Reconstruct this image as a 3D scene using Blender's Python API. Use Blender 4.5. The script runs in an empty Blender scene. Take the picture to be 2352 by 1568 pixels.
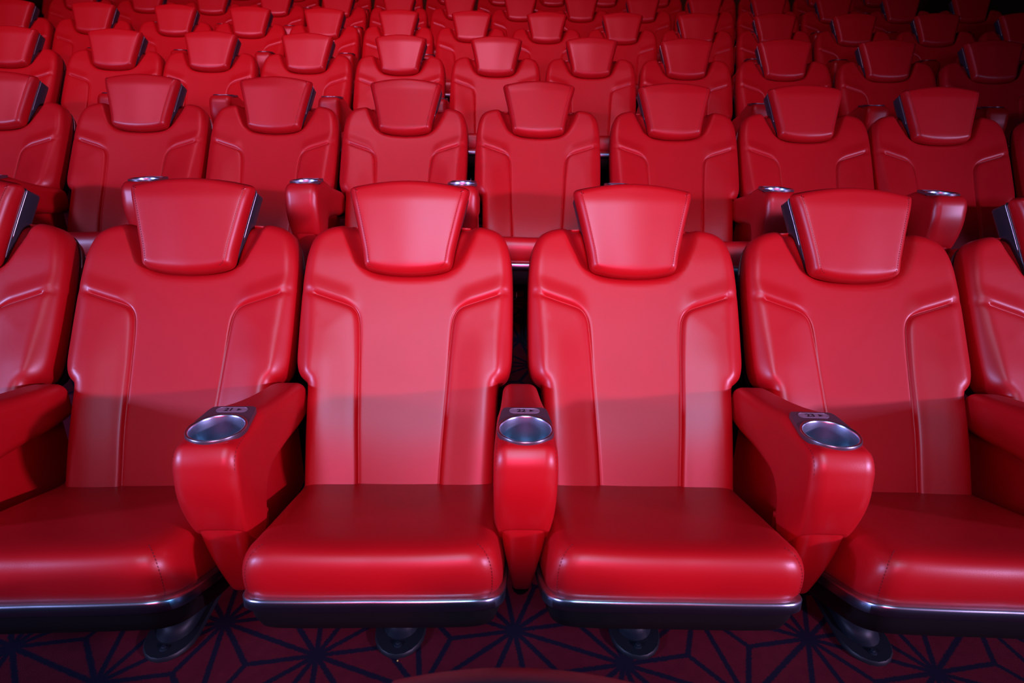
import bpy, bmesh, math
import numpy as np
from mathutils import Vector, Matrix

scene = bpy.context.scene
COL = scene.collection
PI = math.pi

# ------------------------------------------------------------------ layout of the hall
S = 0.62            # seat spacing
D1 = 1.7864         # distance camera to headrests of nearest full row
PITCH = 1.3129      # distance between rows
RISE = 0.3181       # step height
KAP = 0.0459
R = 1 / KAP
CAMZ = 1.3042
XA = {0: 0.0, 1: 0.8665, 2: 0.3501}
OFF = {1: -2.9327, 2: -3.5098, 3: -4.3217, 4: -4.7441, 5: -6.1619, 6: -0.5643}


# seats stand a centimetre or so off the even spacing
JIT = {(1, 0): .010, (1, 1): -.006, (1, 2): .008, (1, 3): .006, (2, 0): .014, (2, 1): .004, (2, 2): -.007, (2, 4): .017, (2, 6): -.02,
       (3, 0): .022, (3, 3): -.01, (3, 4): -.003, (3, 6): -.007, (3, 7): -.007, (4, 0): .02, (4, 2): -.012, (4, 3): -.012, (4, 4): -.02, (4, 5): -.01}


def place(row, k):
    Rn = R + D1 + (row - 1) * PITCH
    a = (OFF[row] + k) * S / Rn + (JIT.get((row, k), 0) / Rn)
    xa = XA.get(row, -0.0375)
    dD = -0.0218 if row == 1 else 0
    return (xa + Rn * math.sin(a), dD - R + Rn * math.cos(a), RISE * (row - 1)), -a


# ------------------------------------------------------------------ materials
def newmat(name):
    m = bpy.data.materials.new(name)
    m.use_nodes = True
    nt = m.node_tree
    return m, nt, nt.nodes['Principled BSDF']


def leather(name, col, rough=0.42, spec=0.5):
    m, nt, p = newmat(name)
    N, L = nt.nodes, nt.links
    tc = N.new('ShaderNodeTexCoord')
    n1 = N.new('ShaderNodeTexNoise'); n1.inputs['Scale'].default_value = 9; n1.inputs['Detail'].default_value = 3
    L.new(tc.outputs['Object'], n1.inputs['Vector'])
    mx = N.new('ShaderNodeMix'); mx.data_type = 'RGBA'
    mx.inputs['A'].default_value = (*col, 1)
    mx.inputs['B'].default_value = (col[0] * .86, col[1] * .8, col[2] * .8, 1)
    L.new(n1.outputs['Fac'], mx.inputs['Factor'])
    L.new(mx.outputs['Result'], p.inputs['Base Color'])
    p.inputs['Roughness'].default_value = rough
    p.inputs['Specular IOR Level'].default_value = spec
    vo = N.new('ShaderNodeTexVoronoi'); vo.inputs['Scale'].default_value = 620
    L.new(tc.outputs['Object'], vo.inputs['Vector'])
    n2 = N.new('ShaderNodeTexNoise'); n2.inputs['Scale'].default_value = 14
    L.new(tc.outputs['Object'], n2.inputs['Vector'])
    ad = N.new('ShaderNodeMath'); ad.operation = 'MULTIPLY_ADD'; ad.inputs[1].default_value = 5.0
    L.new(n2.outputs['Fac'], ad.inputs[0]); L.new(vo.outputs['Distance'], ad.inputs[2])
    b = N.new('ShaderNodeBump'); b.inputs['Strength'].default_value = 0.10; b.inputs['Distance'].default_value = 0.0006
    L.new(ad.outputs[0], b.inputs['Height']); L.new(b.outputs['Normal'], p.inputs['Normal'])
    return m


def plain(name, col, rough=.5, metal=0., spec=.5, bump=0., bscale=200):
    m, nt, p = newmat(name)
    N, L = nt.nodes, nt.links
    tc = N.new('ShaderNodeTexCoord')
    n1 = N.new('ShaderNodeTexNoise'); n1.inputs['Scale'].default_value = bscale
    L.new(tc.outputs['Object'], n1.inputs['Vector'])
    mx = N.new('ShaderNodeMix'); mx.data_type = 'RGBA'
    mx.inputs['A'].default_value = (*col, 1)
    mx.inputs['B'].default_value = (*[c * .8 for c in col], 1)
    L.new(n1.outputs['Fac'], mx.inputs['Factor'])
    L.new(mx.outputs['Result'], p.inputs['Base Color'])
    p.inputs['Roughness'].default_value = rough
    p.inputs['Metallic'].default_value = metal
    p.inputs['Specular IOR Level'].default_value = spec
    if bump:
        b = N.new('ShaderNodeBump'); b.inputs['Strength'].default_value = bump; b.inputs['Distance'].default_value = 0.001
        L.new(n1.outputs['Fac'], b.inputs['Height']); L.new(b.outputs['Normal'], p.inputs['Normal'])
    return m


RED = leather('red_leather', (0.58, 0.0035, 0.009), .40, .8)
STITCH = plain('stitch_thread', (0.20, 0.004, 0.012), .6)
SHELL = plain('charcoal_shell', (0.035, 0.036, 0.05), .35, 0, .5)
CHROME = plain('brushed_chrome', (0.72, 0.76, 0.86), .30, 1.0, .5, .05, 400)
STEEL = plain('brushed_steel_trim', (0.27, 0.34, 0.46), .33, 1.0, .5, .05, 400)
CUPM = plain('cup_aluminium', (0.55, 0.66, 0.80), .38, 1.0, .5, .05, 300)
PLATE = plain('plum_grey_plate', (0.11, 0.075, 0.10), .38, .35, .5)
PILL = plain('grey_number_pill', (0.36, 0.27, 0.36), .35, .3)
INK = plain('dark_ink', (0.02, 0.004, 0.01), .6)
BLACK = plain('black_plastic', (0.006, 0.005, 0.006), .6, 0, .3)
FOOT = plain('dark_blue_grey_metal', (0.012, 0.018, 0.028), .5, .1, .4)
FOOTBASE = plain('black_foot_plate', (0.010, 0.012, 0.018), .5, 0, .5)
DARKWALL = plain('dark_wall_cloth', (0.010, 0.008, 0.012), .9, 0, .1)
BROWN = plain('olive_brown_panel', (0.10, 0.045, 0.012), .8, 0, .2)
CRUMB = plain('yellow_crumb', (0.9, 0.55, 0.12), .6)


def carpet_mat():
    m, nt, p = newmat('carpet_star_pattern')
    N, L = nt.nodes, nt.links
    tc = N.new('ShaderNodeTexCoord')
    wob = N.new('ShaderNodeTexNoise'); wob.inputs['Scale'].default_value = 180
    L.new(tc.outputs['Object'], wob.inputs['Vector'])
    vm = N.new('ShaderNodeVectorMath'); vm.operation = 'MULTIPLY_ADD'
    vm.inputs[1].default_value = (.008, .008, 0)
    L.new(wob.outputs['Color'], vm.inputs[0]); L.new(tc.outputs['Object'], vm.inputs[2])
    mp = N.new('ShaderNodeMapping'); mp.inputs['Location'].default_value = CARPET_LOC
    mp.inputs['Rotation'].default_value = (0, 0, CARPET_ROT)
    L.new(vm.outputs[0], mp.inputs['Vector'])
    sx = N.new('ShaderNodeSeparateXYZ'); L.new(mp.outputs[0], sx.inputs[0])
    X, Y = sx.outputs[0], sx.outputs[1]

    def mth(op, *ins):
        n = N.new('ShaderNodeMath'); n.operation = op
        for i, v in enumerate(ins):
            if isinstance(v, (int, float)): n.inputs[i].default_value = v
            else: L.new(v, n.inputs[i])
        return n.outputs[0]
    A = CARPET_A
    h = A * math.sqrt(3) / 2
    ds = []
    for ang in (0, 60, 120):       # lattice edges
        c, s_ = math.cos(math.radians(ang)), math.sin(math.radians(ang))
        perp = mth('ADD', mth('MULTIPLY', X, -s_), mth('MULTIPLY', Y, c))
        ds.append(mth('PINGPONG', perp, h / 2))
        # spokes running at right angles to this edge direction
        al = mth('ADD', mth('MULTIPLY', X, c), mth('MULTIPLY', Y, s_))
        for sh in (0, 1):
            u = mth('PINGPONG', mth('ADD', al, sh * A / 2), A / 2)
            t = mth('PINGPONG', mth('ADD', perp, sh * h), h)
            off = mth('MULTIPLY', mth('GREATER_THAN', t, 2 * h / 3), 1.0)
            ds.append(mth('ADD', u, off))
    d = ds[0]
    for e in ds[1:]:
        d = mth('MINIMUM', d, e)
    lw = N.new('ShaderNodeMapRange'); lw.inputs['From Min'].default_value = .0052; lw.inputs['From Max'].default_value = .0088
    L.new(d, lw.inputs['Value'])
    # rounded dark heart where the lines meet
    mot = N.new('ShaderNodeTexNoise'); mot.inputs['Scale'].default_value = 30; mot.inputs['Detail'].default_value = 5
    L.new(tc.outputs['Object'], mot.inputs['Vector'])
    base = N.new('ShaderNodeMix'); base.data_type = 'RGBA'
    base.inputs['A'].default_value = (.15, .010, .020, 1); base.inputs['B'].default_value = (.085, .006, .014, 1)
    L.new(mot.outputs['Fac'], base.inputs['Factor'])
    mx = N.new('ShaderNodeMix'); mx.data_type = 'RGBA'
    mx.inputs['A'].default_value = (.012, .008, .022, 1)
    L.new(lw.outputs[0], mx.inputs['Factor']); L.new(base.outputs['Result'], mx.inputs['B'])
    L.new(mx.outputs['Result'], p.inputs['Base Color'])
    p.inputs['Roughness'].default_value = .95
    p.inputs['Specular IOR Level'].default_value = .1
    b = N.new('ShaderNodeBump'); b.inputs['Strength'].default_value = .5; b.inputs['Distance'].default_value = .002
    fz = N.new('ShaderNodeTexNoise'); fz.inputs['Scale'].default_value = 500
    L.new(tc.outputs['Object'], fz.inputs['Vector'])
    L.new(fz.outputs['Fac'], b.inputs['Height']); L.new(b.outputs['Normal'], p.inputs['Normal'])
    return m


CARPET_A = 0.295
CARPET_ROT = math.radians(18.5)
CARPET_LOC = (-(-.006 * math.cos(CARPET_ROT) - 1.252 * math.sin(CARPET_ROT)), -(-.006 * math.sin(CARPET_ROT) + 1.252 * math.cos(CARPET_ROT)), 0)
CARPET = carpet_mat()


# ------------------------------------------------------------------ mesh helpers
def mesh_from(name, verts, faces, mats, smooth=True, midx=None, recalc=True):
    me = bpy.data.meshes.new(name)
    me.from_pydata([tuple(map(float, v)) for v in verts], [], faces)
    for m in mats: me.materials.append(m)
    if midx is not None:
        me.polygons.foreach_set('material_index', midx)
    if recalc:
        bm = bmesh.new(); bm.from_mesh(me)
        bmesh.ops.remove_doubles(bm, verts=bm.verts, dist=1e-6)
        bmesh.ops.recalc_face_normals(bm, faces=bm.faces)
        bm.to_mesh(me); bm.free()
    me.polygons.foreach_set('use_smooth', [smooth] * len(me.polygons))
    me.update()
    return me


class MB:
    def __init__(s): s.v = []; s.f = []; s.m = []
    def add(s, v, f, mi=0):
        o = len(s.v); s.v += [tuple(x) for x in v]; s.f += [[i + o for i in q] for q in f]; s.m += [mi] * len(f)
    def loft(s, rings, closed=True, caps=(True, True), mi=0):
        n = len(rings[0]); v = [p for r in rings for p in r]; f = []
        for i in range(len(rings) - 1):
            for j in range(n if closed else n - 1):
                k = (j + 1) % n
                f.append([i * n + j, i * n + k, (i + 1) * n + k, (i + 1) * n + j])
        if caps[0]: f.append(list(range(n))[::-1])
        if caps[1]: f.append([(len(rings) - 1) * n + j for j in range(n)])
        s.add(v, f, mi)
    def tube(s, pts, r, n=8, mi=0, closed=False):
        pts = [Vector(p) for p in pts]; rings = []
        N = len(pts)
        for i, p in enumerate(pts):
            a = pts[i - 1] if (i > 0 or closed) else p
            b = pts[(i + 1) % N] if (i < N - 1 or closed) else p
            t = (b - a).normalized()
            ref = Vector((0, 0, 1)) if abs(t.z) < .9 else Vector((1, 0, 0))
            u = t.cross(ref).normalized(); w = t.cross(u)
            rr = r if not hasattr(r, '__len__') else r[i]
            rings.append([p + (u * math.cos(2 * PI * j / n) + w * math.sin(2 * PI * j / n)) * rr for j in range(n)])
        if closed:
            rings.append(rings[0]); s.loft(rings, True, (False, False), mi)
        else: s.loft(rings, True, (True, True), mi)
    def box(s, x0, x1, y0, y1, z0, z1, mi=0):
        v = [(x, y, z) for x in (x0, x1) for y in (y0, y1) for z in (z0, z1)]
        s.add(v, [[0, 1, 3, 2], [4, 6, 7, 5], [0, 4, 5, 1], [2, 3, 7, 6], [0, 2, 6, 4], [1, 5, 7, 3]], mi)
    def mesh(s, name, mats, smooth=True): return mesh_from(name, s.v, s.f, mats, smooth, s.m)


def sharp(me, ang=40):
    me.set_sharp_from_angle(angle=math.radians(ang)) if hasattr(me, 'set_sharp_from_angle') else None
    return me


def link(name, me, parent=None, **kw):
    o = bpy.data.objects.new(name, me); COL.objects.link(o)
    if parent is not None: o.parent = parent
    for k, v in kw.items(): o[k] = v
    return o


def catmull(pts, n, closed=False):
    P = [np.array(p, float) for p in pts]; out = []
    N = len(P); segs = N if closed else N - 1
    for i in range(segs):
        p0 = P[(i - 1) % N] if (closed or i > 0) else P[0]
        p1 = P[i]; p2 = P[(i + 1) % N]
        p3 = P[(i + 2) % N] if (closed or i + 2 < N) else P[-1]
        for j in range(n):
            t = j / n
            out.append(.5 * ((2 * p1) + (-p0 + p2) * t + (2 * p0 - 5 * p1 + 4 * p2 - p3) * t * t + (-p0 + 3 * p1 - 3 * p2 + p3) * t ** 3))
    if not closed: out.append(P[-1])
    return np.array(out)


def seg_dist(px, py, poly):
    """distance from arrays of points to a polyline"""
    d = np.full(px.shape, 9.)
    for i in range(len(poly) - 1):
        a, b = poly[i], poly[i + 1]; ab = b - a; L2 = ab @ ab + 1e-12
        t = np.clip(((px - a[0]) * ab[0] + (py - a[1]) * ab[1]) / L2, 0, 1)
        d = np.minimum(d, np.hypot(px - a[0] - t * ab[0], py - a[1] - t * ab[1]))
    return d


def sstep(x, a, b):
    t = np.clip((x - a) / (b - a), 0, 1); return t * t * (3 - 2 * t)




def uv_frame(o, up):
    """o=(ly,z) of origin, up=(dly,dz) unit direction of v; returns f(x,v,n)->local xyz"""
    ul, uz = up
    nl, nz = uz, -ul            # normal, towards the viewer and up
    def f(x, v, n):
        ly = o[0] + ul * v + nl * n; z = o[1] + uz * v + nz * n
        return (x, -ly, z)
    return f




def build_pad(Hc, fr, field, thick, Rr, name, mats, step=.009, stitches=None, side_bulge=.004, feature=None):
    """Rectangular sample grid clipped to the outline: inner points on a regular grid projected near rim to rings."""
    H = catmull(Hc, 8); H[:, 0] = np.maximum(H[:, 0], 0)
    full = np.vstack([H[:-1], (H * [-1, 1])[::-1][:-1]])
    # resample loop evenly
    lp = np.vstack([full, full[:1]])
    seg = np.r_[0, np.cumsum(np.hypot(*np.diff(lp, axis=0).T))]
    n = int(round(seg[-1] / step / 4) * 4)
    ss = np.linspace(0, seg[-1], n + 1)[:-1]
    P = np.c_[np.interp(ss, seg, lp[:, 0]), np.interp(ss, seg, lp[:, 1])]
    # inward normals, smoothed
    T = np.roll(P, -1, 0) - np.roll(P, 1, 0); Nn = np.c_[-T[:, 1], T[:, 0]]
    Nn /= np.linalg.norm(Nn, axis=1)[:, None]
    c = P.mean(0)
    if ((c - P) * Nn).sum() < 0: Nn = -Nn
    for _ in range(2):
        Nn = (np.roll(Nn, 1, 0) + 2 * Nn + np.roll(Nn, -1, 0)); Nn /= np.linalg.norm(Nn, axis=1)[:, None]
    ins = [0, .06, .15, .27, .42, .6, .8, 1.0]
    rings = []
    verts = []; faces = []
    # back rim -> side -> front rim
    for (dn, inset) in ((-thick, .010), (-thick + .004, .003), (-thick + .012, 0), (-thick * .5 - Rr * .5, -side_bulge)):
        rings.append((P + Nn * inset, np.full(n, dn)))
    lastP = None
    for t in ins:
        d = t * Rr; Q = P + Nn * d
        base = field(Q[:, 0], Q[:, 1])
        dn = base - (Rr - math.sqrt(max(Rr * Rr - (Rr - d) ** 2, 0)))
        rings.append((Q, dn)); lastP = Q
    for Q, dn in rings:
        verts += [fr(q[0], q[1], w) for q, w in zip(Q, dn)]
    for i in range(len(rings) - 1):
        for j in range(n):
            k = (j + 1) % n
            faces.append([i * n + j, i * n + k, (i + 1) * n + k, (i + 1) * n + j])
    faces.append(list(range(n))[::-1])
    # inner area: constrained Delaunay with regular interior points
    from mathutils.geometry import delaunay_2d_cdt
    o = (len(rings) - 1) * n
    inner = []
    xs = np.arange(lastP[:, 0].min(), lastP[:, 0].max(), step); vs = np.arange(lastP[:, 1].min(), lastP[:, 1].max(), step)
    gx, gv = np.meshgrid((xs - xs.mean()), vs)
    gx = gx.ravel(); gv = gv.ravel()
    lpI = np.vstack([lastP, lastP[:1]])
    dist = seg_dist(gx, gv, lpI)
    # point in polygon
    ins_ = np.zeros(gx.shape, bool)
    for i in range(len(lpI) - 1):
        a, b = lpI[i], lpI[i + 1]
        cnd = (a[1] > gv) != (b[1] > gv)
        with np.errstate(divide='ignore', invalid='ignore'):
            xi = (b[0] - a[0]) * (gv - a[1]) / (b[1] - a[1]) + a[0]
        ins_ ^= cnd & (gx < xi)
    keep = ins_ & (dist > step * .45)
    if feature is not None:
        # rows of points that follow the crease so that it stays crisp
        F, offs = feature
        seg_ = np.r_[0, np.cumsum(np.hypot(*np.diff(F, axis=0).T))]
        m_ = int(seg_[-1] / (step * .8)); sF = np.linspace(0, seg_[-1], m_)
        F = np.c_[np.interp(sF, seg_, F[:, 0]), np.interp(sF, seg_, F[:, 1])]
        TF = np.gradient(F, axis=0); NF = np.c_[-TF[:, 1], TF[:, 0]]; NF /= np.linalg.norm(NF, axis=1)[:, None]
        ex = []
        for o_ in offs:
            q = F + NF * o_
            dd = seg_dist(q[:, 0], q[:, 1], F)
            q = q[dd > abs(o_) * .93]
            ex.append(q)
        ex = np.vstack(ex); ex = np.vstack([ex, ex * [-1, 1]])
        near = seg_dist(np.abs(gx), gv, F) < max(abs(o_) for o_ in offs) + step * .5
        gx, gv, keep = gx[~near], gv[~near], keep[~near]
        ne = len(ex)
        d2 = seg_dist(ex[:, 0], ex[:, 1], lpI); i2 = inside(ex[:, 0], ex[:, 1], lpI)
        gx = np.r_[gx, ex[:, 0]]; gv = np.r_[gv, ex[:, 1]]; keep = np.r_[keep, i2 & (d2 > step * .4)]
    gx, gv = gx[keep], gv[keep]
    pts = [Vector(p) for p in lastP] + [Vector((a, b)) for a, b in zip(gx, gv)]
    res = delaunay_2d_cdt(pts, [(i, (i + 1) % n) for i in range(n)], [list(range(n))], 1, 1e-7)
    ov, oe, of, ovi = res[0], res[1], res[2], res[3]
    px = np.array([p[0] for p in ov]); pv = np.array([p[1] for p in ov]); pn = field(px, pv)
    base_i = len(verts)
    idx = []
    for i, src in enumerate(ovi):
        if src and src[0] < n: idx.append(o + src[0])
        else:
            idx.append(len(verts)); verts.append(fr(px[i], pv[i], pn[i]))
    for f in of: faces.append([idx[i] for i in f])
    midx = [0] * len(faces)
    if stitches:
        mb = MB(); mb.v = verts; mb.f = faces; mb.m = midx
        for line in stitches: add_stitches(mb, line)
        verts, faces, midx = mb.v, mb.f, mb.m
    me = bpy.data.meshes.new(name)
    me.from_pydata([tuple(map(float, v)) for v in verts], [], faces)
    for m in mats: me.materials.append(m)
    me.polygons.foreach_set('material_index', midx)
    bm = bmesh.new(); bm.from_mesh(me)
    bmesh.ops.recalc_face_normals(bm, faces=bm.faces)
    bm.to_mesh(me); bm.free()
    me.polygons.foreach_set('use_smooth', [True] * len(me.polygons)); me.update()
    return me


def add_stitches(mb, line, dash=.0042, gap=.0026, r=.00055):
    """short thread dashes along a 3D polyline (already on the surface)"""
    P = np.array(line, float)
    seg = np.r_[0, np.cumsum(np.linalg.norm(np.diff(P, axis=0), axis=1))]
    s = 0
    while s + dash < seg[-1]:
        a = [np.interp(s, seg, P[:, i]) for i in range(3)]; b = [np.interp(s + dash, seg, P[:, i]) for i in range(3)]
        mb.tube([a, b], r, 4, 1); s += dash + gap


# ------------------------------------------------------------------ backrest
bl = math.hypot(.6875, 1)
BF = uv_frame((.40, .40), (-.6875 / bl, 1 / bl))
BACK = [(0, -.09), (.12, -.09), (.20, -.088), (.232, -.08), (.241, -.05), (.243, 0), (.246, .1), (.249, .2), (.2515, .243), (.254, .256), (.268, .266),
        (.281, .282), (.289, .315), (.2915, .38), (.2925, .45), (.2925, .52), (.291, .58), (.286, .63), (.277, .668), (.262, .694), (.238, .711), (.205, .721), (.16, .727), (.08, .731), (0, .732)]
CREASE = catmull([(.300, 0.518), (.262, 0.506), (.21, 0.489), (.170, 0.476), (.150, 0.467), (.138, 0.454), (.131, 0.436), (.127, 0.406), (.123, 0.346), (.119, 0.270), (.113, 0.160), (.105, 0.020), (.10, -0.120)], 5)
POLYW = np.vstack([CREASE, [(.4, -.12), (.4, .518), CREASE[0]]])


def inside(px, py, poly):
    r = np.zeros(px.shape, bool)
    for i in range(len(poly) - 1):
        a, b = poly[i], poly[i + 1]
        cnd = (a[1] > py) != (b[1] > py)
        with np.errstate(divide='ignore', invalid='ignore'):
            xi = (b[0] - a[0]) * (py - a[1]) / (b[1] - a[1] + 1e-15) + a[0]
        r ^= cnd & (px < xi)
    return r


HEADREC = catmull([(0, .566), (.06, .569), (.104, .580), (.131, .604), (.148, .638), (.165, .68), (.178, .73), (.18, .80)], 5)
HEADPOLY = np.vstack([HEADREC, [(-.01, .80), (-.01, .566), HEADREC[0]]])


def back_field(x, v):
    ax = np.abs(x)
    d = seg_dist(ax, v, CREASE)
    w = inside(ax, v, POLYW)
    sd = np.where(w, d, -d)
    fade = 1 - .75 * sstep(ax, .245, .283)
    low = sstep(v, .30, .44)          # 1 on the sideways fold, 0 on the long upright part
    # bolster: rounded shoulder at the crease then a slow fall outwards
    bol = np.where(sd > 0, .0085 * (1 - np.exp(-sd / (.0035 + .003 * low))) + .011 * sstep(sd, 0, .10) * (1 - .6 * low), 0)
    n = bol * fade
    n = n - (.0015 + .003 * low) * np.exp(-((sd + .0005) / .0035) ** 2) * fade
    # soft roll above the sideways fold
    n = n + .006 * low * sstep(ax, .125, .175) * sstep(-sd, .001, .014) * (1 - sstep(-sd, .014, .06)) * fade
    # dish of the whole back, lumbar swell
    n = n + .016 * (ax / .29) ** 2 * sstep(v, -.05, .25)
    n = n + .012 * np.exp(-((v - .12) / .16) ** 2)
    n = n - .010 * sstep(v, .60, .74)
    # recess that takes the headrest
    dh = seg_dist(ax, v, HEADREC); ih = inside(ax, v, HEADPOLY)
    sd = np.where(ih, dh, -dh)
    n = n - .034 * sstep(sd, -.022, .018)
    return n


def make_backrest():
    return build_pad(BACK, BF, back_field, .075, .034, 'backrest', [RED], step=.0095, feature=(CREASE, [-.055, -.045, -.035, -.027, -.020, -.014, -.009, -.006, -.004, -.002, -.0005, .001, .003, .005, .0075, .0105, .0135, .017, .022, .028, .036]))


# ------------------------------------------------------------------ headrest
hl = math.hypot(.114, .245)
HF = uv_frame((.112, .882), (-.118 / math.hypot(.118, .243), .243 / math.hypot(.118, .243)))
HEAD = [(0, -.002), (.05, .001), (.085, .007), (.107, .013), (.116, .019), (.1205, .030), (.126, .065), (.136, .11), (.1475, .16), (.1585, .205), (.1650, .232),
        (.1655, .2405), (.160, .2465), (.14, .2515), (.10, .259), (.05, .265), (0, .267)]


def head_field(x, v):
    e = np.abs(x) / (.115 + .19 * np.clip(v, 0, .27))
    return -.006 * np.exp(-(e / .8) ** 4) + .003 - .010 * sstep(v, .2, .27) - .014 * (x / .16) ** 2 - .003 * (1 - sstep(v, 0, .03))


def head_line(sgn):
    out = []
    for v in np.linspace(.015, .243, 40):
        hw = np.interp(v, [p[1] for p in HEAD[3:12]], [p[0] for p in HEAD[3:12]])
        x = (hw - .0165)
        R_ = .020; d = .0165
        n = float(head_field(np.array([x]), np.array([v]))[0]) - (R_ - math.sqrt(R_ * R_ - (R_ - d) ** 2)) + .0003
        out.append(HF(sgn * x, v, n))
    return out


def make_headrest():
    return build_pad(HEAD, HF, head_field, .066, .020, 'headrest', [RED, STITCH], step=.007, stitches=[head_line(1), head_line(-1)])


def scaled_shell(Hc, fr, n0, n1, inset, name, mats, dome=.02, step=.02):
    H = catmull(Hc, 4); H[:, 0] = np.maximum(H[:, 0], 0)
    full = np.vstack([H[:-1], (H * [-1, 1])[::-1][:-1]])
    T = np.roll(full, -1, 0) - np.roll(full, 1, 0); Nn = np.c_[-T[:, 1], T[:, 0]]
    Nn /= np.maximum(np.linalg.norm(Nn, axis=1), 1e-9)[:, None]
    if ((full.mean(0) - full) * Nn).sum() < 0: Nn = -Nn
    c = np.array([0, full[:, 1].mean()])
    rings = []
    for ins, n in ((inset + .004, n0), (inset, n0 - .004), (inset, n1 + .012), (inset + .004, n1 + .004), (inset + .014, n1)):
        Q = full + Nn * ins
        rings.append([fr(q[0], q[1], n) for q in Q])
    base = full + Nn * (inset + .014)
    for s_ in (.8, .6, .4, .2, .05):
        Q = c + (base - c) * s_
        rings.append([fr(q[0], q[1], n1 - dome * (1 - s_ * s_)) for q in Q])
    mb = MB(); mb.loft(rings)
    return mb.mesh(name, mats)


def outline_tube(Hc, fr, n, off, vmin, r, name, mat, vmax=9):
    H = catmull(Hc, 6); H[:, 0] = np.maximum(H[:, 0], 0)
    full = np.vstack([(H * [-1, 1])[::-1][:-1], H])[::-1]
    T = np.gradient(H, axis=0)
    Nn = np.c_[T[:, 1], -T[:, 0]]; Nn /= np.maximum(np.linalg.norm(Nn, axis=1), 1e-9)[:, None]
    Q = H + Nn * off
    right = [q for q, h in zip(Q, H) if vmin < h[1] < vmax]
    mb = MB()
    if vmax > 5:
        pts = [fr(q[0], q[1], n) for q in right]
        pts = pts + [fr(-q[0], q[1], n) for q in right[::-1][1:]]
        mb.tube(pts, r, 8)
    else:
        for s_ in (1, -1): mb.tube([fr(s_ * q[0], q[1], n) for q in right], r, 8)
    return mb.mesh(name, [mat])


# ------------------------------------------------------------------ cushion, tray, foot
CUSH = [(0, .852), (.10, .853), (.18, .851), (.208, .847), (.224, .840), (.237, .828), (.245, .812), (.2495, .79), (.252, .76), (.256, .70), (.262, .60), (.266, .50), (.266, .40), (.262, .345), (.24, .325), (.15, .32), (0, .32)]


def cush_loop(per=5):
    H = catmull(CUSH, per); H[:, 0] = np.maximum(H[:, 0], 0)
    return np.vstack([H[:-1], (H * [-1, 1])[::-1][:-1]])


def zbase(ly): return .442 - .40 * (.852 - ly) + .55 * max(0, .70 - ly) ** 2 * 2
def ztop(ly, x):
    c = .397 + .345 * (ly - .41)
    return c + .010 * (abs(x) / .28) ** 2 * (1 if ly < .8 else 1) + .004 * math.sin(min(max((ly - .4) / .45, 0), 1) * PI)


def cush_point(q, ins, h):
    """q plan point, ins inset, h height fraction"""
    c = np.array([0, .58])
    sx = (.266 - ins) / .266; sy = (.27 - ins) / .27
    x = q[0] * sx; ly = c[1] + (q[1] - c[1]) * sy
    zb = zbase(q[1] if h < .5 else ly); zt = ztop(ly, x)
    zt -= .0
    return (x, -ly, zb + (zt - zb) * h)


def make_cushion():
    loop = cush_loop(); rings = []
    prof = [(.012, 0), (.004, .03), (.000, .12), (-.001, .25), (-.001, .38), (.000, .5), (.0025, .62), (.0075, .74), (.0145, .84), (.024, .915), (.037, .967), (.056, .992), (.075, 1.0), (.10, 1.0), (.13, 1), (.16, 1), (.19, 1), (.22, 1), (.245, 1), (.262, 1)]
    for ins, h in prof:
        r = []
        for q in loop:
            # sides lean in more than the front (room for the arm skirts)
            side = sstep(np.array(abs(q[0])), .20, .29) * (1 - sstep(np.array(q[1]), .76, .85))
            extra = .008 * float(side) * float(sstep(np.array(h), .02, .7)) * (1 - min(1, max(0, (ins - .08) / .18)))
            qq = np.array([q[0] - math.copysign(extra, q[0]) if abs(q[0]) > .05 else q[0], q[1]])
            r.append(cush_point(qq, ins, h))
        rings.append(r)
    mb = MB(); mb.loft(rings)
    # stitched seam down both front corners
    for sg in (1, -1):
        line = []
        for ins, h in prof[1:11]:
            q = np.array([sg * .2285, .837])
            p = np.array(cush_point(q, ins, h)); line.append(p + np.array([sg * .0003, -.0008, .0004]))
        add_stitches(mb, catmull(line, 6))
    return mb.mesh('cushion', [RED, STITCH])


def make_trim():
    loop = cush_loop(); mb = MB(); rings = []
    for off, dz in ((.012, .004), (-.0025, .0040), (-.0055, .0005), (-.006, -.020), (-.001, -.024), (.014, -.024)):
        r = []
        for q in loop:
            p = cush_point(q, off, 0); r.append((p[0], p[1], zbase(q[1]) + dz - .003))
        rings.append(r)
    rings.append(rings[0]); mb.loft(rings, True, (False, False))
    me = mb.mesh('cushion_trim', [STEEL, CHROME])
    for p in me.polygons:
        if p.normal.z > .35: p.material_index = 1
    return sharp(me, 60)


def make_pan():
    loop = cush_loop(); mb = MB(); rings = []
    for off, dz in ((.004, -.018), (.004, -.028), (.006, -.055), (.014, -.082), (.03, -.092), (.2, -.092)):
        rings.append([(lambda p: (p[0], p[1], zbase(q[1]) + dz))(cush_point(q, off, 0)) for q in loop])
    mb.loft(rings)
    return mb.mesh('seat_pan', [BLACK])


def capsule(hw, y0, y1, n=10):
    pts = []
    for j in range(n + 1):
        a = PI * j / n; pts.append((hw * math.cos(a), -(y1 - hw * 1.25) - 1.25 * hw * math.sin(a)))
    for j in range(n + 1):
        a = PI + PI * j / n; pts.append((hw * math.cos(a), -(y0 + hw) - hw * math.sin(a)))
    return pts


def make_foot():
    c = capsule(.066, .02, .59); mb = MB()
    mb.loft([[(x, y, z) for x, y in [(a * s_, -.30 + (b + .30) * (1 - (1 - s_) * .25)) for a, b in c]] for s_, z in ((1, 0), (1, .008), (.96, .012), (.5, .012))])
    return sharp(mb.mesh('foot_plate', [FOOTBASE]), 40)


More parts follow.
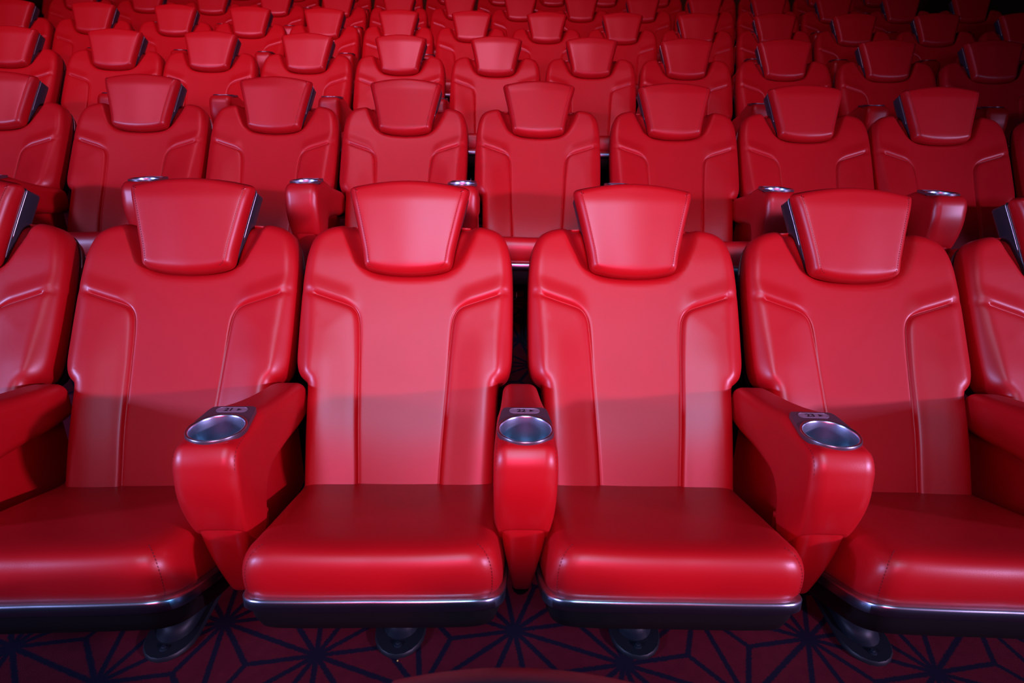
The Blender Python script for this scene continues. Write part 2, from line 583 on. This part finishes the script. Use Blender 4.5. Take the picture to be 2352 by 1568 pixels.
def make_pedestal():
    mb = MB()
    rings = []
    for z, hw, y0, y1 in ((.010, .050, .06, .545), (.03, .046, .08, .50), (.08, .040, .12, .44), (.16, .036, .16, .42), (.24, .038, .18, .46), (.33, .05, .18, .55)):
        rings.append([(x, y, z) for x, y in capsule(hw, y0, y1)])
    mb.loft(rings)
    return mb.mesh('pedestal', [FOOT])


def make_bolt():
    mb = MB()
    for y in (-.556,):
        mb.loft([[(r * math.cos(a), y + r * math.sin(a), z) for a in np.linspace(0, 2 * PI, 17)[:-1]] for r, z in ((.011, .011), (.011, .013), (.0095, .014))])
        mb.loft([[(r * math.cos(a), y + r * math.sin(a), z) for a in np.linspace(0, 2 * PI, 7)[:-1]] for r, z in ((.0065, .013), (.0065, .018), (.005, .019))])
    return sharp(mb.mesh('bolt', [FOOT]), 35)


def make_hook():
    mb = MB()
    mb.tube([(-.112, -.72, .292), (-.112, -.722, .270), (-.108, -.724, .264), (-.088, -.724, .264), (-.084, -.722, .270), (-.084, -.72, .292)], .0017, 8)
    return mb.mesh('latch_hook', [CHROME])


SEATM = {}


def build_seat_meshes():
    SEATM['backrest'] = make_backrest()
    SEATM['back_shell'] = scaled_shell(BACK, BF, -.072, -.120, .006, 'back_shell', [SHELL])
    SEATM['shoulder_trim'] = outline_tube(BACK, BF, -.079, -.001, .60, .0020, 'shoulder_trim', CHROME)
    SEATM['headrest'] = make_headrest()
    SEATM['headrest_shell'] = scaled_shell(HEAD, HF, -.064, -.132, .003, 'headrest_shell', [SHELL], .01)
    SEATM['headrest_trim'] = outline_tube(HEAD, HF, -.068, -.0020, .10, .0014, 'headrest_trim', CHROME)
    SEATM['cushion'] = make_cushion()
    SEATM['cushion_trim'] = make_trim()
    SEATM['seat_pan'] = make_pan()
    SEATM['pedestal'] = make_pedestal()
    SEATM['foot_plate'] = make_foot()
    SEATM['bolt'] = make_bolt()
    SEATM['latch_hook'] = make_hook()


SEAT_TREE = [('backrest', None), ('back_shell', 'backrest'), ('shoulder_trim', 'backrest'), ('headrest', None), ('headrest_shell', 'headrest'), ('headrest_trim', 'headrest'),
             ('cushion', None), ('cushion_trim', None), ('seat_pan', None), ('pedestal', None), ('foot_plate', 'pedestal'), ('bolt', 'pedestal'), ('latch_hook', 'seat_pan')]
PART_LABEL = {'back_shell': 'charcoal plastic rear shell', 'shoulder_trim': 'thin chrome edge strip', 'headrest_shell': 'charcoal plastic shell behind the headrest',
              'headrest_trim': 'thin chrome edge strip', 'cushion_trim': 'brushed metal strip under the cushion', 'seat_pan': 'black plastic tray under the cushion',
              'pedestal': 'dark blue-grey metal pedestal', 'foot_plate': 'black oval floor plate', 'bolt': 'round-headed floor bolt', 'latch_hook': 'small chrome hook under the seat tray'}


def make_seat():
    root = bpy.data.objects.new('cinema_seat', None); COL.objects.link(root)
    root.empty_display_size = .1
    made = {}
    for nm, par in SEAT_TREE:
        o = link(nm, SEATM[nm], made[par] if par else root)
        if nm in PART_LABEL: o['label'] = PART_LABEL[nm]
        made[nm] = o
    return root


def copy_tree(o, parent=None, skip=()):
    c = o.copy(); COL.objects.link(c)
    if parent is not None: c.parent = parent
    for ch in list(o.children):
        if ch.name.split('.')[0] in skip: continue
        copy_tree(ch, c, skip)
    return c


# ------------------------------------------------------------------ armrest with cup holder
def srect(T, B, w, e=.38, n=32, crown=0):
    """rounded-rectangle section: T top/front point, B bottom/inner point (ly,z), half width w"""
    T = np.array(T); B = np.array(B); out = []
    L = np.linalg.norm(T - B)
    rc = min(w * .55, L * .4, .028)
    # rounded rectangle in (x, t) with x in +-w, t in 0..L
    pts = []
    for cx_, cy_, a0 in ((w - rc, L - rc, 0), (-(w - rc), L - rc, PI / 2), (-(w - rc), rc, PI), (w - rc, rc, 1.5 * PI)):
        for j in range(n // 4):
            a = a0 + (PI / 2) * j / (n // 4 - 1)
            pts.append((cx_ + rc * math.cos(a), cy_ + rc * math.sin(a)))
    d = (T - B) / L
    for x, t in pts:
        q = B + d * (t + crown * (1 - (x / w) ** 2) * max(0, 2 * t / L - 1)); out.append((x, -q[0], q[1]))
    return out


CUPY, CUPZ, CUPR = .6865, .7135, .0515


def resample_sections(keys, per=4):
    A = np.array([[k[0][0], k[0][1], k[1][0], k[1][1], k[2]] for k in keys])
    C = catmull(A, per)
    return [((c[0], c[1]), (c[2], c[3]), c[4]) for c in C]


def make_arm_pad():
    keys = [((.262, .606), (.262, .532), .036), ((.266, .614), (.266, .526), .042), ((.275, .621), (.275, .523), .0455), ((.30, .629), (.30, .523), .0465), ((.36, .643), (.36, .528), .048), ((.43, .660), (.43, .538), .050),
            ((.50, .680), (.50, .546), .0525), ((.555, .698), (.55, .550), .055), ((.585, .7075), (.58, .550), .0565), ((.605, .7105), (.60, .546), .0575), ((.65, .7115), (.622, .535), .059), ((.70, .7120), (.635, .522), .0605),
            ((.728, .7118), (.642, .510), .0612), ((.746, .7095), (.646, .498), .0616), ((.759, .697), (.649, .486), .0618), ((.766, .681), (.650, .480), .0618), ((.769, .660), (.652, .474), .0618), ((.773, .632), (.655, .462), .061), ((.772, .603), (.657, .450), .0595),
            ((.767, .573), (.66, .440), .057), ((.760, .545), (.662, .430), .0535), ((.753, .525), (.664, .424), .050)]
    sec = resample_sections(keys)
    mb = MB(); mb.loft([srect(*s_, crown=.009 * float(sstep(np.array(.712 - s_[0][1]), .004, .06)) if s_[0][0] > .7 else 0) for s_ in sec])
    me = mb.mesh('arm_pad_raw', [RED, STITCH])
    # bore the cup hole
    cb = MB(); cb.loft([[(.0535 * math.cos(a), -CUPY + .0535 * math.sin(a), z) for a in np.linspace(0, 2 * PI, 49)[:-1]] for z in (.632, .78)])
    cutter = bpy.data.objects.new('cut', cb.mesh('cut', [RED])); COL.objects.link(cutter)
    o = bpy.data.objects.new('tmp', me); COL.objects.link(o)
    md = o.modifiers.new('b', 'BOOLEAN'); md.operation = 'DIFFERENCE'; md.object = cutter; md.solver = 'EXACT'
    bpy.context.view_layer.update()
    dg = bpy.context.evaluated_depsgraph_get()
    me2 = bpy.data.meshes.new_from_object(o.evaluated_get(dg)); me2.name = 'arm_pad'
    bpy.data.objects.remove(o); bpy.data.objects.remove(cutter)
    me2.materials.clear(); me2.materials.append(RED); me2.materials.append(STITCH)
    me2.polygons.foreach_set('material_index', [0] * len(me2.polygons))
    me2.polygons.foreach_set('use_smooth', [True] * len(me2.polygons))
    sharp(me2, 50)
    # stitched seams along both front corners
    st = MB()
    for sg in (1, -1):
        line = []
        for (T, B, w) in sec:
            if T[0] < .70: continue
            T = np.array(T); B = np.array(B); d = (T - B) / np.linalg.norm(T - B)
            q = T - d * .0115; line.append((sg * (w - .0055), -q[0] , q[1]))
        add_stitches(st, line, .005, .003, .0006)
    bm = bmesh.new(); bm.from_mesh(me2)
    sm = st.mesh('st', [RED, STITCH]); bm.from_mesh(sm); bm.to_mesh(me2); bm.free()
    return me2


def make_arm_skirt():
    keys = [((.752, .532), (.60, .47), .0475), ((.748, .50), (.60, .44), .0445), ((.742, .46), (.60, .41), .0395), ((.732, .41), (.60, .37), .031), ((.717, .36), (.60, .33), .0235), ((.707, .335), (.605, .31), .0195), ((.698, .325), (.61, .305), .016)]
    mb = MB(); mb.loft([srect(*s_) for s_ in resample_sections(keys)])
    return mb.mesh('arm_skirt', [RED])


def make_arm_panel():
    mb = MB()
    def sect(ly, z0, z1, w): return [(x, -ly, z) for x, z in ((-w, z0), (w, z0), (w, z1), (-w, z1))]
    mb.loft([sect(.27, .26, .535, .012), sect(.30, .25, .545, .013), (sect(.5, .28, .56, .013)), sect(.655, .36, .55, .013)])
    me = mb.mesh('arm_panel', [RED]); return sharp(me, 30)


def make_arm_foot():
    mb = MB()
    mb.loft([[(x, y, z) for x, y in capsule(w, y0, y1)] for z, w, y0, y1 in ((0, .03, .02, .22), (.012, .03, .02, .22), (.02, .018, .04, .18), (.19, .018, .06, .24), (.262, .018, .06, .648), (.29, .020, .06, .675), (.318, .0195, .06, .68))])
    return mb.mesh('arm_post', [BLACK])


def plate_outline(n=48):
    """outline loop matched to angles round the cup centre"""
    out = []
    rf = .0568; bw = .0465; by = .593; rc = .012
    for i in range(n):
        a = 2 * PI * i / n           # 0 = +x, PI/2 = front (towards viewer)
        c, s_ = math.cos(a), math.sin(a)
        if s_ >= -.12: out.append((rf * c, CUPY + rf * s_)); continue
        # back part: ray to a rounded trapezium
        dx, dy = c, s_
        # back edge
        t1 = (by - CUPY) / dy
        # side line from (rf*.993, CUPY-.12*rf) to (bw, by)
        x0, y0, x1, y1 = .0564, CUPY - .007, bw, by
        sx = 1 if dx >= 0 else -1
        ex, ey = sx * (x1 - x0), y1 - y0
        den = dx * ey - dy * ex
        t2 = ((sx * x0) * ey - (y0 - CUPY) * ex) / den if abs(den) > 1e-9 else 9
        if t2 <= 0: t2 = 9
        t = min(t1, t2)
        # soften the corner
        m = 1 / (abs(1 / t1) ** 14 + abs(1 / t2) ** 14) ** (1 / 14)
        out.append((dx * m, CUPY + dy * m))
    return out


def make_cup_plate():
    n = 96; mb = MB(); o = plate_outline(n)
    circ = [(CUPR * 1.005 * math.cos(2 * PI * i / n), CUPY + CUPR * 1.005 * math.sin(2 * PI * i / n)) for i in range(n)]
    def ring(src, z, f=0):
        return [(x * (1 - f), -(CUPY + (y - CUPY) * (1 - f)), z) for x, y in src]
    rings = [ring(o, .706), ring(o, .7136), ring(o, .7148, .012), ring(circ, .7148), ring(circ, .706)]
    mb.loft(rings, True, (False, False))
    return sharp(mb.mesh('cup_plate', [PLATE]), 35)


def make_cup():
    mb = MB(); n = 64
    prof = [(.0550, .7142), (.0548, .7158), (.0536, .7168), (.0520, .7165), (.0508, .715), (.0500, .712), (.0497, .70), (.0490, .66), (.0485, .650), (.046, .6445), (.030, .643), (.004, .643)]
    mb.loft([[(r * math.cos(2 * PI * j / n), -CUPY + r * math.sin(2 * PI * j / n), z) for j in range(n)] for r, z in prof], True, (False, True))
    me = mb.mesh('cup_liner', [CUPM, CHROME])
    for p in me.polygons:
        if p.center.z > .7135: p.material_index = 1
    return me


def make_rim():
    mb = MB(); n = 64
    mb.tube([(.0545 * math.cos(2 * PI * j / n), -CUPY + .0545 * math.sin(2 * PI * j / n), .7153) for j in range(n)], .0016, 8, 0, True)
    return mb.mesh('cup_rim', [CHROME])


PILLY = .6105


def make_pill():
    mb = MB(); n = 12; hw, hh = .031, .0095
    def loop(f, z):
        pts = []
        for j in range(n + 1):
            a = -PI / 2 + PI * j / n; pts.append((hw - hh + hh * math.cos(a) * f, hh * math.sin(a) * f))
        for j in range(n + 1):
            a = PI / 2 + PI * j / n; pts.append((-(hw - hh) + hh * math.cos(a) * f, hh * math.sin(a) * f))
        return [(x, -PILLY + y, z) for x, y in pts]
    mb.loft([loop(1.08, .7147), loop(1.08, .7156), loop(1.0, .7158), loop(.96, .7152)], True, (True, True))
    return sharp(mb.mesh('number_plate', [PILL]), 30)


def make_number(txt):
    cu = bpy.data.curves.new('t', 'FONT'); cu.body = txt; cu.size = .0185; cu.extrude = .0002; cu.offset = .0004
    cu.align_x = 'CENTER'; cu.align_y = 'CENTER'
    o = bpy.data.objects.new('t', cu); COL.objects.link(o)
    bpy.context.view_layer.update()
    me = bpy.data.meshes.new_from_object(o.evaluated_get(bpy.context.evaluated_depsgraph_get()))
    bpy.data.objects.remove(o)
    me.name = 'seat_number'
    me.transform(Matrix.Translation((-.0065, -PILLY, .7154)))
    bm = bmesh.new(); bm.from_mesh(me)
    vs = [bm.verts.new(p) for p in ((.011, -PILLY + .005, .7156), (.011, -PILLY - .005, .7156), (.0205, -PILLY, .7156))]
    bm.faces.new(vs[::-1]) if False else bm.faces.new(vs)
    bm.to_mesh(me); bm.free()
    me.materials.clear(); me.materials.append(INK)
    return me


ARMM = {}


def build_arm_meshes():
    ARMM['arm_pad'] = make_arm_pad(); ARMM['arm_skirt'] = make_arm_skirt(); ARMM['arm_panel'] = make_arm_panel(); ARMM['arm_post'] = make_arm_foot()
    ARMM['cup_plate'] = make_cup_plate(); ARMM['cup_liner'] = make_cup(); ARMM['cup_rim'] = make_rim(); ARMM['number_plate'] = make_pill()


ARM_TREE = [('arm_pad', None), ('arm_skirt', None), ('arm_panel', None), ('arm_post', None), ('cup_plate', None), ('cup_liner', 'cup_plate'), ('cup_rim', 'cup_plate'), ('number_plate', 'cup_plate')]
ARM_LABEL = {'cup_plate': 'plum-grey plate around the cup holder', 'cup_liner': 'blue-grey metal cup well', 'cup_rim': 'bright chrome ring', 'number_plate': 'small grey pill-shaped plate', 'arm_post': 'black post under the armrest'}


def make_arm():
    root = bpy.data.objects.new('cup_holder_armrest', None); COL.objects.link(root)
    root.empty_display_size = .1
    made = {}
    for nm, par in ARM_TREE:
        o = link(nm, ARMM[nm], made[par] if par else root)
        if nm in ARM_LABEL: o['label'] = ARM_LABEL[nm]
        made[nm] = o
    return root


ORD = ['zeroth', 'first', 'second', 'third', 'fourth', 'fifth', 'sixth', 'seventh', 'eighth', 'ninth', 'tenth', 'eleventh', 'twelfth', 'thirteenth', 'fourteenth', 'fifteenth', 'sixteenth', 'seventeenth']
ROWN = {1: 'nearest full row', 2: 'second row', 3: 'third row', 4: 'fourth row', 5: 'fifth row', 6: 'rearmost row'}
RANGE = {1: (-1, 4), 2: (-1, 7), 3: (-1, 10), 4: (-2, 11), 5: (-1, 13), 6: (-8, 7)}

build_seat_meshes(); build_arm_meshes()
seat0 = make_seat(); arm0 = make_arm()
first = [True, True]


def put(kind, row, k):
    i = 0 if kind == 'seat' else 1
    src = seat0 if i == 0 else arm0
    if first[i]: o = src; first[i] = False
    else: o = copy_tree(src)
    loc, rz = place(row, k)
    o.location = loc; o.rotation_euler = (0, 0, rz)
    if row == 1 and kind == 'seat':       # the cushions of this row do not sit quite centred under their backs
        for ch in o.children:
            if ch.name.split('.')[0] in ('cushion', 'cushion_trim', 'seat_pan'):
                ch.location.x = {0: -.014, 1: .014, 2: -.016, 3: -.004}.get(k, 0)
    return o


for row, (a, b) in RANGE.items():
    n = b - a + 1
    for k in range(a, b + 1):
        o = put('seat', row, k); i = k - a + 1
        look = 'red leather cinema seat with winged back and shield-shaped headrest'
        if row == 1:
            lab = {1: 'red leather cinema seat cut off by the left edge, nearest full row',
                   2: 'red leather cinema seat left of armrest 21, nearest full row',
                   3: 'red leather cinema seat between armrests 21 and 22, nearest full row',
                   4: 'red leather cinema seat between armrests 22 and 23, nearest full row',
                   5: 'red leather cinema seat right of armrest 23, nearest full row',
                   6: 'red leather cinema seat cut off by the right edge, nearest full row'}[i]
        elif i == 1: lab = 'red leather cinema seat, leftmost of the %s' % ROWN[row]
        elif i == n: lab = 'red leather cinema seat, rightmost of the %s' % ROWN[row]
        else: lab = 'red leather cinema seat, %s from the left in the %s' % (ORD[i], ROWN[row])
        o['label'] = lab; o['category'] = 'seat'; o['group'] = 'red leather seats in the %s' % ROWN[row]
    ks = [k + .5 for k in range(a, b)]
    if row in (4, 5): ks.append(b + .5)
    m = len(ks)
    for i, k in enumerate(ks, 1):
        o = put('arm', row, k)
        if row == 1:
            lab = {1: 'red padded armrest at the left edge of the photo, nearest full row', 2: 'red padded armrest with silver cup holder numbered 21', 3: 'red padded armrest with silver cup holder numbered 22, seen end-on',
                   4: 'red padded armrest with silver cup holder numbered 23', 5: 'red padded armrest at the right edge of the photo, nearest full row'}[i]
            if i in (2, 3, 4):
                np_ = [c for ch in o.children for c in ch.children if c.name.startswith('number_plate')][0]
                num = {2: '21', 3: '22', 4: '23'}[i]
                # numbers lie on the pill: part of the cup plate
                link('seat_number', make_number(num), np_.parent, label='dark number %s and arrow' % num)
        elif i == 1: lab = 'red armrest with cup holder, leftmost of the %s' % ROWN[row]
        elif i == m: lab = 'red armrest with cup holder, rightmost of the %s' % ROWN[row]
        else: lab = 'red armrest with cup holder, %s from the left in the %s' % (ORD[i], ROWN[row])
        o['label'] = lab; o['category'] = 'armrest'; o['group'] = 'red armrests with cup holders in the %s' % ROWN[row]

# seat in front of the camera whose top just enters the frame
front = copy_tree(seat0)
front.location = ROW0_LOC = (0.012, .43, -.386); front.rotation_euler = (0, 0, 0)
front['label'] = 'blurred headrest top of a red seat at the bottom edge of the photo'; front['category'] = 'seat'
front['group'] = 'front row seat mostly below the frame'

# crumb
mb = MB(); mb.loft([[(r * math.cos(a) * (1 + .2 * math.sin(3 * a)), r * math.sin(a), z) for a in np.linspace(0, 2 * PI, 11)[:-1]] for r, z in ((.001, 0), (.0022, .001), (.002, .003), (.0008, .004))])
o = link('crumb', mb.mesh('crumb', [CRUMB])); o.location = (-.302, 1.138, 0)
o['label'] = 'tiny yellow crumb on the carpet in front of a foot plate'; o['category'] = 'crumb'


# ------------------------------------------------------------------ room
def arc_pts(rad, x0, x1, n=48):
    out = []
    for i in range(n + 1):
        x = x0 + (x1 - x0) * i / n; t = (x + .04) / rad
        out.append((x, -R + rad * math.sqrt(max(1 - t * t, 0))))
    return out


X0, X1 = -8.5, 8.5
YF, YB = -9.0, 11.2
ZT = 6.2
mb = MB()
edges = [(None, RISE * -1.45)]
rads = []
for nrow in range(1, 7): rads.append((R + D1 + (nrow - 2) * PITCH + .20, RISE * (nrow - 1)))
prevz = -.386
n = 48
prev = [(X0 + (X1 - X0) * i / n, YF) for i in range(n + 1)]
strips = []
for rad, z in rads:
    cur = arc_pts(rad, X0, X1, n)
    mb.loft([[(x, y, prevz) for x, y in prev], [(x, y, prevz) for x, y in cur]], False, (False, False))
    mb.loft([[(x, y, prevz) for x, y in cur], [(x, y, z) for x, y in cur]], False, (False, False))
    prev, prevz = cur, z
mb.loft([[(x, y, prevz) for x, y in prev], [(X0 + (X1 - X0) * i / n, YB, prevz) for i in range(n + 1)]], False, (False, False))
fl = link('floor', sharp(mb.mesh('floor', [CARPET]), 30)); fl['kind'] = 'structure'
ZF = -.386


def slab(name, x0, x1, y0, y1, z0, z1, mat):
    m_ = MB(); m_.box(x0, x1, y0, y1, z0, z1)
    o_ = link(name, sharp(m_.mesh(name, [mat]), 30)); o_['kind'] = 'structure'; return o_


slab('wall_left', X0 - .2, X0, YF - .2, YB + .2, ZF, ZT, DARKWALL)
slab('wall_right', X1, X1 + .2, YF - .2, YB + .2, ZF, ZT, DARKWALL)
slab('wall_front', X0, X1, YF - .2, YF, ZF, ZT, DARKWALL)
slab('wall_back', X0, X1, YB, YB + .2, ZF, ZT, BROWN)
slab('ceiling', X0 - .2, X1 + .2, YF - .2, YB + .2, ZT, ZT + .2, DARKWALL)


# ------------------------------------------------------------------ light
def area(name, loc, target, size, power, col, spread=None, sy=None):
    l = bpy.data.lights.new(name, 'AREA'); l.energy = power; l.color = col; l.size = size
    if sy: l.shape = 'RECTANGLE'; l.size_y = sy
    if spread: l.spread = spread
    o_ = bpy.data.objects.new(name, l); COL.objects.link(o_); o_.location = loc
    o_.rotation_euler = (Vector(target) - Vector(loc)).to_track_quat('-Z', 'Y').to_euler()
    return o_


LIGHTS = [
    ('side_lamp_left', (-5.6, -2.4, 2.3), (-.4, 3.0, 1.0), .45, 20.00, (0.5, 0.36, 1.0), 130),
    ('side_lamp_right', (5.9, -2.4, 2.3), (-.5, 1.7, .8), .22, 29.70, (1.0, 0.5, 1.0), 60),
    ('ceiling_lamp', (0.0, -2.6, 4.5), (0, 1.6, .9), .9, 5.67, (0.259, 0.556, 1.0), 36),
    ('overhead_fill', (0.0, -.6, 3.4), (0, 1.4, .8), .4, 1.28, (0.375, 0.75, 1.0), 60),  # added light for the highlight on the armrest front
    ('rear_left_fill', (-3.4, -1.0, 5.2), (-2.6, 6, 2.4), .8, 31.20, (1.0, 0.267, 0.517), 62),  # added fill aimed at the left rear rows, not a known fixture
    ('near_fill_left', (-3.4, -.6, 1.65), (.2, 2.2, 1.0), .3, 39.60, (0.375, 0.458, 1.0), 120),  # added close fill for sideways falloff and purple sheen on the left
    ('near_fill_right', (3.4, -.6, 1.65), (-.2, 2.2, 1.0), .3, 18.40, (0.187, 0.475, 1.0), 120),  # added counterpart for the purple sheen on the right
    ('rear_fill', (-.8, 1.6, 5.4), (-.8, 6, 2.2), .8, 25.20, (1.0, 0.35, 0.6), 90),  # added fill that brightens the rear rows
    ('front_fill', (0, -1.6, 1.9), (0, 1.7, 1.2), .5, 8.60, (1.0, 0.069, 0.207), 54),  # added red fill beside the camera for headrests and backs
]
for L_ in LIGHTS: area(L_[0], L_[1], L_[2], L_[3], L_[4], L_[5], math.radians(L_[6]))
w = bpy.data.worlds.new('hall_dark'); scene.world = w; w.use_nodes = True
w.node_tree.nodes['Background'].inputs[0].default_value = (.10, .12, .2, 1)
w.node_tree.nodes['Background'].inputs[1].default_value = .02

# ------------------------------------------------------------------ camera
pitch, yaw, roll = .365, -.0237, .0165
cp, sp = math.cos(pitch), math.sin(pitch); cy, sy = math.cos(yaw), math.sin(yaw)
fw = Vector((sy * cp, cy * cp, -sp)); rt = Vector((cy, -sy, 0)); up = rt.cross(fw)
c_, s_ = math.cos(roll), math.sin(roll)
r2 = rt * c_ + up * s_; u2 = -rt * s_ + up * c_
cam = bpy.data.cameras.new('camera'); cam.sensor_width = 36; cam.lens = 36 * 1399.9 / 2352; cam.clip_start = .05
cam.dof.use_dof = True; cam.dof.focus_distance = 1.75; cam.dof.aperture_fstop = 5.0
co = bpy.data.objects.new('camera', cam); COL.objects.link(co)
M = Matrix((r2, u2, -fw)).transposed().to_4x4(); M.translation = Vector((0, 0, CAMZ))
co.matrix_world = M
scene.camera = co

vs = scene.view_settings
vs.view_transform = 'Standard'; vs.look = 'None'; vs.gamma = 1; vs.exposure = 0.0; vs.use_curve_mapping = False
